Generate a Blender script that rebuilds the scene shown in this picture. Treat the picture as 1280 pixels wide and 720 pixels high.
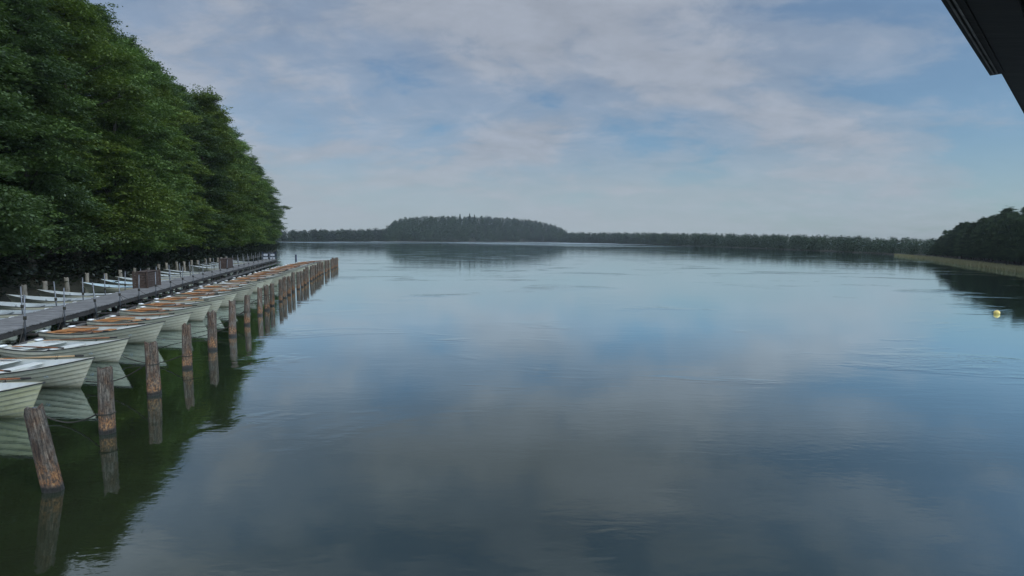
import bpy, bmesh, math, random
import numpy as np
from mathutils import Vector, Matrix

sc = bpy.context.scene
for o in list(bpy.data.objects):
    bpy.data.objects.remove(o)
COL = sc.collection
R = math.radians

# ------------------------------------------------------------------ camera
CAM_H, FPX = 4.2, 680.0
TILT, ROLL = 5.1, 0.5
fwd = Vector((0, math.cos(R(TILT)), -math.sin(R(TILT))))
rt0 = Vector((1, 0, 0)); up0 = rt0.cross(fwd)
RT = rt0 * math.cos(R(ROLL)) + up0 * math.sin(R(ROLL))
UP = -rt0 * math.sin(R(ROLL)) + up0 * math.cos(R(ROLL))
cd = bpy.data.cameras.new("camera"); cam = bpy.data.objects.new("camera", cd); COL.objects.link(cam)
cd.sensor_width = 36; cd.lens = FPX / 1280 * 36; cd.clip_start = 0.05; cd.clip_end = 9000
cam.matrix_world = Matrix(((RT.x, UP.x, -fwd.x, 0), (RT.y, UP.y, -fwd.y, 0), (RT.z, UP.z, -fwd.z, CAM_H), (0, 0, 0, 1)))
sc.camera = cam

# ------------------------------------------------------------------ light
SUN_AZ, SUN_EL = 122.0, 40.0          # azimuth clockwise from +Y (towards the right bank), elevation
sc.view_settings.view_transform = 'Standard'; sc.view_settings.look = 'None'
sc.view_settings.gamma = 1; sc.view_settings.use_curve_mapping = False
sc.view_settings.exposure = -0.15
sc.cycles.use_denoising = True
sc.cycles.max_bounces = 8; sc.cycles.transparent_max_bounces = 8
sc.cycles.volume_bounces = 0
sd = bpy.data.lights.new("sun", 'SUN'); sun = bpy.data.objects.new("sun", sd); COL.objects.link(sun)
sd.energy = 1.8; sd.angle = R(14); sd.color = (1, .95, .87)
sdir = Vector((math.sin(R(SUN_AZ)) * math.cos(R(SUN_EL)), math.cos(R(SUN_AZ)) * math.cos(R(SUN_EL)), math.sin(R(SUN_EL))))
sun.rotation_euler = (-sdir).to_track_quat('-Z', 'Y').to_euler(); sun.location = (60, 30, 80)

w = bpy.data.worlds.new("World"); sc.world = w; w.use_nodes = True


class NT:
    """small node-tree writer"""
    def __init__(s, tree):
        s.t = tree; tree.nodes.clear()

    def n(s, typ, props=None, **ins):
        nd = s.t.nodes.new(typ)
        for k, v in (props or {}).items():
            setattr(nd, k, v)
        for k, v in ins.items():
            s.put(nd, k, v)
        return nd

    def put(s, nd, k, v):
        sock = None
        if k.startswith('i') and k[1:].isdigit():
            sock = nd.inputs[int(k[1:])]
        else:
            sock = nd.inputs[k.replace('_', ' ')]
        if isinstance(v, bpy.types.NodeSocket):
            s.t.links.new(v, sock)
        elif isinstance(v, bpy.types.Node):
            s.t.links.new(v.outputs[0], sock)
        else:
            if sock.type == 'RGBA' and len(v) == 3:
                v = (*v, 1)
            sock.default_value = v

    def math(s, op, a, b=0.0, clamp=False):
        return s.n('ShaderNodeMath', {'operation': op, 'use_clamp': clamp}, i0=a, i1=b).outputs[0]

    def vmul(s, v, k):
        return s.n('ShaderNodeVectorMath', {'operation': 'MULTIPLY'}, i0=v, i1=k).outputs[0]

    def noise(s, vec, scale, detail=4, rough=.55, dist=0.0):
        return s.n('ShaderNodeTexNoise', None, Vector=vec, Scale=scale, Detail=detail, Roughness=rough, Distortion=dist).outputs[0]

    def ramp(s, f, stops, interp='LINEAR'):
        r = s.n('ShaderNodeValToRGB', None, Fac=f); e = r.color_ramp.elements; r.color_ramp.interpolation = interp
        while len(e) < len(stops):
            e.new(.5)
        for q, (p, c) in zip(e, stops):
            q.position = p
            q.color = (c, c, c, 1) if isinstance(c, (int, float)) else (*c, 1)
        return r.outputs[0]

    def mix(s, f, a, b, mode='MIX'):
        m = s.n('ShaderNodeMix', {'data_type': 'RGBA', 'blend_type': mode})
        s.put(m, 'i0', f); s.put(m, 'i6', a); s.put(m, 'i7', b)
        return m.outputs[2]


def build_world():
    T = NT(w.node_tree)
    sky = T.n('ShaderNodeTexSky', {'sky_type': 'NISHITA', 'sun_disc': False, 'sun_elevation': R(SUN_EL), 'sun_rotation': R(SUN_AZ),
                                   'air_density': 1.0, 'dust_density': 1.2, 'ozone_density': 2.0})
    d = T.n('ShaderNodeTexCoord').outputs['Generated']
    sp = T.n('ShaderNodeSeparateXYZ', None, Vector=d)
    z = T.math('MAXIMUM', sp.outputs[2], 0.0)
    den = T.math('ADD', z, 0.27)
    px = T.math('DIVIDE', sp.outputs[0], den); py = T.math('DIVIDE', sp.outputs[1], den)
    p = T.n('ShaderNodeCombineXYZ', None, X=px, Y=py, Z=21.6).outputs[0]
    ps = T.vmul(p, (1.0, 1.15, 1))
    big = T.noise(ps, 1.25, 5, .55, .25)
    fine = T.noise(T.vmul(p, (1.0, 1.3, 1)), 4.4, 7, .62, .3)
    wisp = T.noise(T.vmul(p, (.5, 2.6, 1)), 1.7, 5, .6, .8)
    cov = T.math('ADD', T.math('ADD', T.math('MULTIPLY', big, .68), T.math('MULTIPLY', fine, .22)), T.math('MULTIPLY', wisp, .10))
    # clouds thin out towards the right of the view (where the blue shows)
    thin = T.math('MULTIPLY', T.math('MAXIMUM', T.math('SUBTRACT', sp.outputs[0], .10), 0.0), .16)
    cov = T.math('SUBTRACT', cov, thin)
    mask = T.ramp(cov, [(.36, 0.24), (.45, .62), (.55, 1.0)], 'EASE')
    bri = T.ramp(fine, [(.3, .86), (.72, 1.14)])
    ccol = T.mix(1.0, (3.46, 3.74, 4.28), bri, 'MULTIPLY')
    skyc = T.mix(1.0, sky.outputs[0], (.55, .81, .92), 'MULTIPLY')
    col = T.mix(T.math('MULTIPLY', mask, .86), skyc, ccol)
    # grey-blue layer of far air along the horizon
    hz = T.ramp(z, [(.0, .92), (.06, .60), (.17, 0.0)], 'EASE')
    hz = T.math('MULTIPLY', hz, T.ramp(sp.outputs[0], [(.28, 1.0), (.66, .45)], 'EASE'))
    col = T.mix(hz, col, (3.4, 3.98, 4.3))
    # sky out of frame, behind and above the viewer, brightened to light the scene
    up = T.math('ADD', T.math('MULTIPLY', sp.outputs[1], -.6), T.math('MULTIPLY', sp.outputs[2], 1.5))
    glow = T.ramp(up, [(.02, 0.0), (.32, .62), (1.0, 1.0)])
    col = T.mix(1.0, col, T.math('ADD', 1.0, T.math('MULTIPLY', glow, 2.2)), 'MULTIPLY')
    # brightened part and visible sky share one background
    bg = T.n('ShaderNodeBackground', None, Color=col, Strength=.12)
    T.n('ShaderNodeOutputWorld', None, Surface=bg)


build_world()


# ------------------------------------------------------------------ helpers
def ray(x, y):
    return RT * (x - 640) + UP * (360 - y) + fwd * FPX


def un(x, y, z=0.0):
    """point of the horizontal plane z that the photo shows at pixel x, y"""
    d = ray(x, y); s = (z - CAM_H) / d.z
    return Vector((d.x * s, d.y * s, z))


def elev(y, x, D):
    """height that appears at pixel row y, D metres away"""
    d = ray(x, y)
    return CAM_H + d.z / math.hypot(d.x, d.y) * D


def mat(name):
    m = bpy.data.materials.new(name); m.use_nodes = True
    return m, NT(m.node_tree)


def finish(T, col, rough=.6, bump=None, strength=.4, dist=.02, spec=.4, metal=0.0):
    b = T.n('ShaderNodeBsdfPrincipled', None, Base_Color=col, Roughness=rough, Metallic=metal)
    b.inputs['Specular IOR Level'].default_value = spec
    if bump is not None:
        bn = T.n('ShaderNodeBump', None, Height=bump, Strength=strength, Distance=dist)
        T.put(b, 'Normal', bn)
    T.n('ShaderNodeOutputMaterial', None, Surface=b)
    return b


def tag(o, label=None, cat=None, group=None, kind=None):
    if label: o["label"] = label
    if cat: o["category"] = cat
    if group: o["group"] = group
    if kind: o["kind"] = kind
    return o


def link(name, me, m=None, parent=None):
    o = bpy.data.objects.new(name, me); COL.objects.link(o)
    if m and me is not None:
        for q in (m if isinstance(m, (list, tuple)) else [m]):
            me.materials.append(q)
    if parent: o.parent = parent
    return o


def empty(name, loc=(0, 0, 0), rz=0.0):
    o = bpy.data.objects.new(name, None); COL.objects.link(o)
    o.empty_display_size = .2; o.location = loc; o.rotation_euler = (0, 0, rz)
    return o


def copy_tree(o, parent=None):
    c = o.copy(); COL.objects.link(c)
    if parent: c.parent = parent
    for ch in list(o.children):
        copy_tree(ch, c)
    return c


class MB:
    def __init__(s):
        s.bm = bmesh.new()

    def box(s, c, size, M=None, bev=0.0, mi=0):
        g = bmesh.ops.create_cube(s.bm, size=1.0)
        vs = g['verts']
        bmesh.ops.scale(s.bm, vec=size, verts=vs)
        if bev > 0:
            es = list({e for v in vs for e in v.link_edges})
            r = bmesh.ops.bevel(s.bm, geom=es, offset=bev, segments=2, affect='EDGES')
            vs = list({v for f in r['faces'] for v in f.verts} | {v for v in vs if v.is_valid})
        if M is not None:
            bmesh.ops.transform(s.bm, matrix=M, verts=vs)
        bmesh.ops.translate(s.bm, vec=c, verts=vs)
        if mi:
            for f in {f for v in vs for f in v.link_faces}: f.material_index = mi
        return vs

    def tube(s, pts, r, n=8, cap=True, mi=0):
        pts = [Vector(p) for p in pts]
        rs = r if isinstance(r, (list, tuple)) else [r] * len(pts)
        rings = []
        ref = None
        for i, p in enumerate(pts):
            d = (pts[min(i + 1, len(pts) - 1)] - pts[max(i - 1, 0)]).normalized()
            if ref is None:
                ref = Vector((0, 0, 1)) if abs(d.z) < .9 else Vector((1, 0, 0))
            a = d.cross(ref).normalized(); b = d.cross(a).normalized(); ref = -b if False else ref
            rings.append([s.bm.verts.new(p + (a * math.cos(t) + b * math.sin(t)) * rs[i]) for t in [k * 2 * math.pi / n for k in range(n)]])
        for q, t in zip(rings, rings[1:]):
            for k in range(n):
                f = s.bm.faces.new((q[k], q[(k + 1) % n], t[(k + 1) % n], t[k])); f.smooth = True; f.material_index = mi
        if cap:
            for q in (rings[0], rings[-1]):
                f = s.bm.faces.new(q); f.material_index = mi

    def grid(s, rows, smooth=True, mi=0, flip=False):
        V = [[s.bm.verts.new(p) for p in r] for r in rows]
        for a, b in zip(V, V[1:]):
            for k in range(len(a) - 1):
                q = (a[k], a[k + 1], b[k + 1], b[k])
                f = s.bm.faces.new(q[::-1] if flip else q); f.smooth = smooth; f.material_index = mi
        return V

    def poly(s, pts, mi=0):
        f = s.bm.faces.new([s.bm.verts.new(p) for p in pts]); f.material_index = mi
        return f

    def mesh(s, name):
        bmesh.ops.recalc_face_normals(s.bm, faces=s.bm.faces)
        me = bpy.data.meshes.new(name); s.bm.to_mesh(me); s.bm.free()
        return me

    def build(s, name, m=None, parent=None):
        return link(name, s.mesh(name), m, parent)


ORD = ("first second third fourth fifth sixth seventh eighth ninth tenth eleventh twelfth thirteenth fourteenth fifteenth sixteenth seventeenth "
       "eighteenth nineteenth twentieth").split()
TENS = {2: "twenty", 3: "thirty", 4: "forty"}


def nth(i):                       # 1-based
    if i <= 20: return ORD[i - 1]
    if i % 10 == 0: return {3: "thirtieth", 4: "fortieth"}[i // 10]
    return TENS[i // 10] + "-" + ORD[i % 10 - 1]


# ------------------------------------------------------------------ materials
def pos(T): return T.n('ShaderNodeNewGeometry').outputs['Position']
def objc(T): return T.n('ShaderNodeTexCoord').outputs['Object']
def rnd(T): return T.n('ShaderNodeObjectInfo').outputs['Random']


def leaf_mat(name, c0, c1, c2, trans=.3):
    m, T = mat(name)
    t = T.n('ShaderNodeAttribute', {'attribute_name': 'tint'}).outputs['Fac']
    col = T.ramp(t, [(0, c0), (.5, c1), (1, c2)])
    j = T.math('ADD', T.math('MULTIPLY', rnd(T), .5), .75)
    col = T.mix(1.0, col, j, 'MULTIPLY')
    d = T.n('ShaderNodeBsdfDiffuse', None, Color=col)
    tr = T.n('ShaderNodeBsdfTranslucent', None, Color=T.mix(1.0, col, (1.1, 1.3, .6), 'MULTIPLY'))
    mx = T.n('ShaderNodeMixShader', None, i0=trans, i1=d, i2=tr)
    g = T.n('ShaderNodeBsdfGlossy', None, Color=(.8, .9, 1), Roughness=.45)
    mx2 = T.n('ShaderNodeMixShader', None, i0=.025, i1=mx, i2=g)
    T.n('ShaderNodeOutputMaterial', None, Surface=mx2)
    return m


LEAF_DARK = leaf_mat("leaves_dark", (.031, .052, .020), (.052, .084, .029), (.080, .122, .040))
LEAF_MID = leaf_mat("leaves_mid", (.041, .069, .020), (.068, .110, .029), (.104, .158, .040))
LEAF_WARM = leaf_mat("leaves_warm", (.055, .082, .018), (.092, .135, .026), (.14, .185, .036))
LEAF_FAR = leaf_mat("leaves_far", (.014, .026, .014), (.025, .042, .021), (.042, .063, .028), .12)
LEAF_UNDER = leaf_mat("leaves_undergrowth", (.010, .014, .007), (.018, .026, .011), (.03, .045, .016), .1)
LEAF_HEAD = leaf_mat("leaves_headland", (.024, .040, .022), (.040, .064, .031), (.062, .095, .040), .15)


def m_bark():
    m, T = mat("bark"); p = T.vmul(objc(T), (6, 6, 1.2))
    n = T.noise(p, 2.0, 6, .65)
    finish(T, T.ramp(n, [(.3, (.018, .015, .012)), (.7, (.07, .06, .05))]), .9, n, .6, .05)
    return m


def m_pile():
    m, T = mat("weathered_pile")
    o = objc(T); sz = T.n('ShaderNodeSeparateXYZ', None, Vector=pos(T)).outputs[2]
    off = T.vmul(T.n('ShaderNodeCombineXYZ', None, X=T.math('MULTIPLY', rnd(T), 40), Y=0.0, Z=0.0).outputs[0], (1, 1, 1))
    oo = T.n('ShaderNodeVectorMath', {'operation': 'ADD'}, i0=o, i1=off).outputs[0]
    fib = T.noise(T.vmul(oo, (22, 22, 1.6)), 1.5, 7, .7, .3)
    blot = T.noise(T.vmul(oo, (5, 5, 2.2)), 1.4, 5, .6)
    spk = T.noise(T.vmul(oo, (30, 30, 18)), 1.0, 4, .7)
    col = T.ramp(fib, [(.32, (.012, .008, .006)), (.45, (.052, .032, .022)), (.57, (.115, .072, .046)), (.70, (.28, .23, .18))])
    grey = T.ramp(fib, [(.32, (.030, .027, .022)), (.72, (.20, .185, .16))])
    col = T.mix(T.ramp(blot, [(.42, 0.0), (.6, .8)]), col, grey)
    col = T.mix(1.0, col, T.ramp(spk, [(.36, .40), (.50, .95), (.66, 1.25)]), 'MULTIPLY')
    # orange lichen and rust band low on the post, wet foot under it, mossy head
    band = T.ramp(T.math('ADD', sz, T.math('MULTIPLY', T.math('SUBTRACT', blot, .5), .9)), [(.05, 0.0), (.13, 1.0), (.30, .75), (.50, 0.0)])
    org = T.ramp(spk, [(.40, (.04, .022, .012)), (.52, (.19, .075, .024)), (.66, (.34, .20, .09))])
    col = T.mix(T.math('MULTIPLY', band, T.ramp(spk, [(.42, .0), (.54, .9)])), col, org)
    wet = T.ramp(T.math('ADD', sz, T.math('MULTIPLY', spk, .04)), [(.09, 1.0), (.14, 0.0)])
    col = T.mix(wet, col, (.012, .010, .007))
    top = T.ramp(T.math('ADD', sz, T.math('MULTIPLY', blot, .5)), [(1.30, 0.0), (1.55, .85)])
    col = T.mix(top, col, T.ramp(spk, [(.4, (.025, .022, .015)), (.6, (.10, .10, .045))]))
    finish(T, col, T.math('SUBTRACT', .85, T.math('MULTIPLY', wet, .5)), T.math('ADD', fib, T.math('MULTIPLY', spk, .5)), 1.0, .05)
    return m


def m_planks(name, a, b, c, sc_=1.0, axis=(1.2, 9, 9)):
    m, T = mat(name); o = pos(T)
    n = T.noise(T.vmul(o, axis), 1.5 * sc_, 6, .65)
    n2 = T.noise(o, 1.1, 4, .6)
    col = T.ramp(n, [(.3, a), (.5, b), (.72, c)])
    col = T.mix(T.ramp(n2, [(.4, 0.0), (.7, .5)]), col, a)
    finish(T, col, .85, n, .5, .01)
    return m


def m_hull(name, base, stain, red=False):
    m, T = mat(name); o = objc(T); r = rnd(T)
    off = T.n('ShaderNodeCombineXYZ', None, X=T.math('MULTIPLY', r, 60), Y=0.0, Z=0.0).outputs[0]
    oo = T.n('ShaderNodeVectorMath', {'operation': 'ADD'}, i0=o, i1=off).outputs[0]
    n = T.noise(T.vmul(oo, (1, 1, 2.2)), 2.2, 5, .6)
    st = T.noise(T.vmul(oo, (9, 9, .8)), 1.2, 5, .65)
    z = T.n('ShaderNodeSeparateXYZ', None, Vector=o).outputs[2]
    col = T.mix(T.ramp(n, [(.35, 0.0), (.75, .55)]), base, stain)
    streak = T.math('MULTIPLY', T.ramp(st, [(.5, 0.0), (.68, .35)]), T.ramp(z, [(.1, 1.0), (.7, .3)]))
    col = T.mix(streak, col, tuple(x * .55 for x in stain))
    j = T.math('ADD', T.math('MULTIPLY', r, .40), .70)
    col = T.mix(1.0, col, j, 'MULTIPLY')
    low = T.ramp(T.math('ADD', z, T.math('MULTIPLY', n, .08)), [(.065, 1.0), (.14, .35), (.30, 0.0)])
    col = T.mix(T.math('MULTIPLY', low, .85), col, (.05, .055, .03))
    finish(T, col, .45, None, spec=.35)
    return m


def plain(name, c, rough=.6, var=.25, scale=6, spec=.4, metal=0.0, c2=None):
    m, T = mat(name); n = T.noise(objc(T), scale, 5, .6)
    lo = tuple(x * (1 - var) for x in c); hi = c2 or tuple(min(1, x * (1 + var)) for x in c)
    finish(T, T.ramp(n, [(.3, lo), (.7, hi)]), rough, n, .15, .01, spec, metal)
    return m


BARK = m_bark(); PILE = m_pile()
HULL = m_hull("hull_gelcoat", (.45, .44, .36), (.32, .29, .19))
HULL_MOSSY = m_hull("hull_gelcoat_mossy", (.41, .40, .28), (.26, .25, .10))
HULL_RED = m_hull("hull_red", (.10, .018, .022), (.05, .015, .015))
LINER = plain("liner_gelcoat", (.52, .54, .52), .5, .10, 3)
LINER_GREY = plain("liner_grey", (.30, .33, .34), .6, .2, 2)
LINER_BLUE = plain("liner_pale_blue", (.30, .39, .44), .5, .10, 3)
LAP_SHADE = plain("lap_shade", (.20, .205, .165), .8)  # dark tone that paints the shadow line along the plank laps
RUBBER = plain("rubber_strip", (.018, .020, .024), .6)
VARNISH = m_planks("varnished_wood", (.22, .085, .024), (.34, .145, .042), (.44, .21, .07), 1.0, (2, 9, 9))
OARWOOD = m_planks("oar_wood", (.11, .040, .018), (.20, .075, .030), (.28, .12, .05), 1.0, (2, 9, 9))
OARPALE = m_planks("oar_pale_wood", (.25, .16, .08), (.36, .24, .13), (.45, .33, .2), 1.0, (2, 9, 9))
GRIP = plain("dark_grip", (.02, .018, .018), .7)
STEEL = plain("dull_steel", (.15, .16, .18), .5, .3, 8, .5, .6)
ROPE = plain("wet_rope", (.030, .028, .022), .9)
DECK = m_planks("deck_boards", (.09, .09, .09), (.165, .165, .165), (.25, .25, .255), 1.0, (1.5, 5, 9))
DARKWOOD = m_planks("tarred_beam", (.016, .015, .014), (.035, .032, .030), (.07, .065, .06))
GREYBEAM = m_planks("grey_beam", (.045, .043, .041), (.085, .082, .078), (.14, .135, .13))
POSTWOOD = m_planks("grey_post", (.09, .08, .065), (.20, .18, .15), (.33, .30, .26), 1.0, (8, 8, 1.2))
CRATE = m_planks("brown_boards", (.030, .020, .017), (.055, .037, .031), (.085, .06, .05), 1.0, (6, 6, 6))
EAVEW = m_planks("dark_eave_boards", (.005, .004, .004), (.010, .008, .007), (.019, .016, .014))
WHITE = plain("white_paint", (.72, .74, .76), .5, .08)
BOARD = plain("weathered_board", (.34, .36, .40), .6, .2)
NAVY = plain("navy_paint", (.02, .03, .06), .5)
BUOYM = plain("buoy_yellow", (.72, .55, .16), .4, .15, 4)
NUM = plain("faded_blue_number", (.40, .48, .56), .6, .2, 20)


def m_ground():
    m, T = mat("forest_floor"); p = pos(T); n = T.noise(p, .6, 6, .6); n2 = T.noise(p, 6, 5, .6)
    col = T.mix(T.ramp(n2, [(.35, 0.0), (.65, 1.0)]), T.ramp(n, [(.3, (.012, .016, .008)), (.7, (.026, .030, .014))]), (.022, .017, .011))
    finish(T, col, .95, n2, .6, .1)
    return m


GROUND = m_ground()


def m_water():
    m, T = mat("lake_surface"); p = pos(T)
    warp = T.noise(p, .25, 3, .5)
    pw = T.n('ShaderNodeVectorMath', {'operation': 'ADD'}, i0=T.vmul(p, (.42, 1.5, 1)), i1=T.n('ShaderNodeCombineXYZ', None, X=0.0, Y=warp, Z=0.0).outputs[0]).outputs[0]
    rip = T.noise(pw, 1.9, 3, .55, .4)
    rip2 = T.noise(T.vmul(p, (.8, 1.3, 1)), 5.5, 2, .5, .2)
    swell = T.noise(T.vmul(p, (.12, .35, 1)), 1.0, 2, .5)
    pm = T.noise(T.vmul(p, (.085, .17, 1)), 1.0, 4, .62, .6)
    mask = T.ramp(pm, [(.55, 0.0), (.68, 1.0)], 'EASE')
    lanes = T.noise(T.vmul(p, (.004, .022, 1)), 1.0, 3, .6, .5)
    lane = T.ramp(lanes, [(.56, 0.0), (.64, 1.0)], 'EASE')
    sy = T.n('ShaderNodeSeparateXYZ', None, Vector=p).outputs[1]
    farw = T.ramp(T.math('MULTIPLY', sy, .001), [(.30, 0.0), (.62, 1.0)])
    ruf = T.math('MULTIPLY', farw, T.ramp(T.noise(T.vmul(p, (.006, .02, 1)), 1.0, 3, .6, .3), [(.44, .05), (.60, 1.0)]))
    amp = T.math('ADD', T.math('ADD', T.math('ADD', .0026, T.math('MULTIPLY', ruf, .01)), T.math('MULTIPLY', mask, .015)), T.math('MULTIPLY', lane, .004))
    h = T.math('ADD', T.math('MULTIPLY', rip, amp), T.math('MULTIPLY', T.math('MULTIPLY', rip2, amp), .40))
    h = T.math('ADD', h, T.math('MULTIPLY', swell, .006))
    bn = T.n('ShaderNodeBump', None, Height=h, Strength=1.0, Distance=1.0)
    body = T.n('ShaderNodeBsdfDiffuse', None, Color=(.013, .017, .008))
    gl = T.n('ShaderNodeBsdfGlossy', None, Color=(.87, .98, 1), Roughness=T.math('ADD', .03, T.math('MULTIPLY', ruf, .30)), Normal=bn)
    fr = T.n('ShaderNodeFresnel', None, IOR=1.42, Normal=bn)
    fr = T.ramp(fr, [(0, .0), (.08, .105), (.235, .56), (.42, .92), (.66, .97)])
    mx = T.n('ShaderNodeMixShader', None, i0=fr, i1=body, i2=gl)
    T.n('ShaderNodeOutputMaterial', None, Surface=mx)
    return m


# ------------------------------------------------------------------ setting: water and land
b = MB()
b.poly([(-3500, -60, 0), (3500, -60, 0), (3500, 5000, 0), (-3500, 5000, 0)])
tag(b.build("lake_water", m_water()), kind="structure")

# base line of the visible shore: pixel x, pixel y of the waterline, pixel y of the tree tops
DOCK = [(4, -13.5), (10, -15.4), (21.3, -18.9), (43.5, -25.6), (66, -32.0), (88, -38.0)]      # depth, x of the jetty's lake-side edge
def dockx(y):
    return float(np.interp(y, [q[0] for q in DOCK], [q[1] for q in DOCK]))
SHORE = [(0, -19), (10, -23.6), (21.3, -27.1), (43.5, -33.8), (66, -40.0), (88, -45.6), (120, -55.5), (150, -66), (185, -80), (260, -125), (400, -230)]
def shorex(y):
    return float(np.interp(y, [q[0] for q in SHORE], [q[1] for q in SHORE]))

b = MB()
rows = []
for y in [-60, -20, 0, 10, 21, 43, 66, 88, 120, 150, 185, 260, 400]:
    x = shorex(y)
    rows.append([(x + 1.2, y, -.4), (x, y, .15), (x - 3, y, .8), (x - 14, y, 3), (x - 60, y, 7), (x - 900, y, 9)])
b.grid(rows)
tag(b.build("wooded_bank", GROUND), kind="structure")
b = MB()
b.grid([[(-14, -14, 1.2), (-14, .5, .9), (-14, 2.6, -.4)], [(30, -14, 1.2), (30, .5, .9), (30, 2.6, -.4)]])
tag(b.build("near_bank", GROUND), kind="structure")

rg = np.random.default_rng(7)


def mesh_quads(name, V, tint, extra=None):
    """V: (n,4,3) array of leaf quads -> one mesh with a per-leaf tint"""
    n = len(V); v = V.reshape(-1, 3)
    me = bpy.data.meshes.new(name)
    me.vertices.add(len(v)); me.vertices.foreach_set('co', v.astype(np.float32).ravel())
    me.loops.add(n * 4); me.loops.foreach_set('vertex_index', np.arange(n * 4, dtype=np.int32))
    me.polygons.add(n); me.polygons.foreach_set('loop_start', np.arange(0, n * 4, 4, dtype=np.int32))
    me.update(calc_edges=True)
    a = me.attributes.new('tint', 'FLOAT', 'FACE'); a.data.foreach_set('value', np.clip(tint, 0, 1).astype(np.float32))
    return me


def leaf_quads(c, size, flat=.6, axis=None, g=rg, ratio=.55):
    """diamond-shaped leaves at points c; flat in 0..1 tends their faces towards the sky"""
    n = len(c)
    nr = g.normal(size=(n, 3)); nr[:, 2] = np.abs(nr[:, 2]) + flat * 2.2
    nr /= np.linalg.norm(nr, axis=1)[:, None]
    a = g.normal(size=(n, 3)) if axis is None else axis + .35 * g.normal(size=(n, 3))
    a -= (a * nr).sum(1)[:, None] * nr; a /= np.linalg.norm(a, axis=1)[:, None] + 1e-9
    bq = np.cross(nr, a)
    s = (size * g.uniform(.65, 1.35, n))[:, None]
    return np.stack([c - a * s, c + bq * s * ratio, c + a * s, c - bq * s * ratio], 1)


def crown(seed, H, Rad, z0, kind, nlobe=60, sprays=60, leaves=32, ls=.102, zmin=1.0):
    """boughs out of the trunk, each ending in a lobe of leaf sprays. Returns leaf quads, tints, limb polylines"""
    g = np.random.default_rng(seed); Q = []; Tt = []; limbs = []
    ph = g.uniform(0, 6.28, 4)
    if kind == 'conifer': nlobe = int(nlobe * 1.5)
    for i in range(nlobe):
        u = (i + g.uniform(0, 1)) / nlobe
        z = z0 + .6 + (H - z0 - 1.0) * u ** .95
        az = i * 2.39996 + g.uniform(-.45, .45)
        if kind == 'conifer':
            prof = (1 - u) ** .75 + .05; lr = .55 + .75 * (1 - u)
        else:
            prof = (math.sin(math.pi * min(1, (.20 + .80 * u))) ** .6) * (1.0 - .16 * u); lr = g.uniform(.95, 1.75) * (1 - .28 * u) * (1 if u < .82 else .8)
        rad = Rad * prof * (1 + .16 * math.sin(2 * az + ph[0] + 3 * u) + .14 * math.sin(3 * az + ph[1] - 8 * u)) * g.uniform(.70, 1.12) - lr * .35
        rad = max(0.0, rad) * (.45 if i % 4 == 3 else 1)
        d = np.array([math.cos(az), math.sin(az), 0.0]); side = np.array([-d[1], d[0], 0])
        c0 = d * rad + np.array([0, 0, z + (g.uniform(-.5, 1.2) if u > .8 else 0)])
        st = np.array([0, 0, max(.5, z - .45 * rad - .4)])
        limbs.append((st, (st + c0) / 2 + np.array([0, 0, .1 * rad]), c0))
        lt = g.normal(.5, .20)
        asp = np.array([lr * 1.18, lr * 1.0, lr * ((.80 + .75 * max(0, u - .6) / .4) if kind != 'conifer' else .45)])
        ns = int(sprays * (lr / 1.3) ** 1.5 * g.uniform(.85, 1.15)) + 12
        for k in range(ns):
            v = g.normal(size=3); v /= np.linalg.norm(v)
            if v[2] < -.25: v[2] *= -.6
            rr = g.uniform(.55, 1.0) if g.random() < .85 else g.uniform(1.0, 1.45)
            lv = v * asp * rr
            lv[2] -= (.14 if u < .8 else .02) * (lv[0] ** 2 + lv[1] ** 2) / lr        # boughs sag at their ends
            if kind != 'conifer' and u > .75: lv[2] += .55 * max(0, rr - .8) * lr   # twigs reach up at the top
            p = c0 + d * lv[0] + side * lv[1] + np.array([0, 0, lv[2]])
            n = int(leaves * g.uniform(.6, 1.4))
            w_ = d * v[0] + side * v[1]
            off = g.normal(size=(n, 3)) * np.array([.26, .26, .07]) + (g.uniform(-.1, .55, n)[:, None] * (w_ + np.array([0, 0, -.12 + (.5 if u > .8 else 0)]))[None, :])
            c = p + off
            c = c[c[:, 2] > zmin + .5 * np.sin(c[:, 0] * 1.3 + ph[0]) + .5 * np.sin(c[:, 1] * 1.1 + ph[1])]
            if len(c) == 0: continue
            Q.append(leaf_quads(c, ls, .5, np.tile(w_ + np.array([0, 0, -.15]), (len(c), 1)), g))
            Tt.append(np.clip(lt + g.normal(0, .10) + g.normal(0, .09, len(c)), 0, 1))
    return np.concatenate(Q), np.concatenate(Tt), limbs


def trunk_mesh(seed, H, limbs, r=.26, every=5):
    g = np.random.default_rng(seed + 99); m = MB()
    pts = [(0, 0, -.6)] + [(g.normal() * .12 * k, g.normal() * .12 * k, H * .95 * k / 6) for k in range(1, 7)]
    pts[0] = (0, 0, -.6)
    m.tube(pts, [r * 1.35, r * 1.0, r * .85, r * .68, r * .5, r * .3, r * .1], 10)
    for (a, bq, c) in limbs[::2]:
        m.tube([a, bq, c], [r * .28, r * .18, r * .05], 5)
    return m.mesh("trunk")


def make_tree_kind(name, seed, H, Rad, z0, kind, lm, **kw):
    Q, tt, limbs = crown(seed, H, Rad, z0, kind, **kw)
    me = mesh_quads("crown", Q, tt); me.materials.append(lm)
    tm = trunk_mesh(seed, H, limbs); tm.materials.append(BARK)
    return dict(name=name, crown=me, trunk=tm, H=H)


def put_tree(k, loc, H, rz, label, group, sxy=1.0, leafmat=None):
    root = empty(k['name'], loc, rz); s = H / k['H']; root.scale = (s * sxy, s * sxy, s)
    tag(root, label, "tree", group)
    link("trunk", k['trunk'], None, root); c = link("crown", k['crown'], None, root)
    if leafmat is not None:
        c.material_slots[0].link = 'OBJECT'; c.material_slots[0].material = leafmat
    return root


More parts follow.
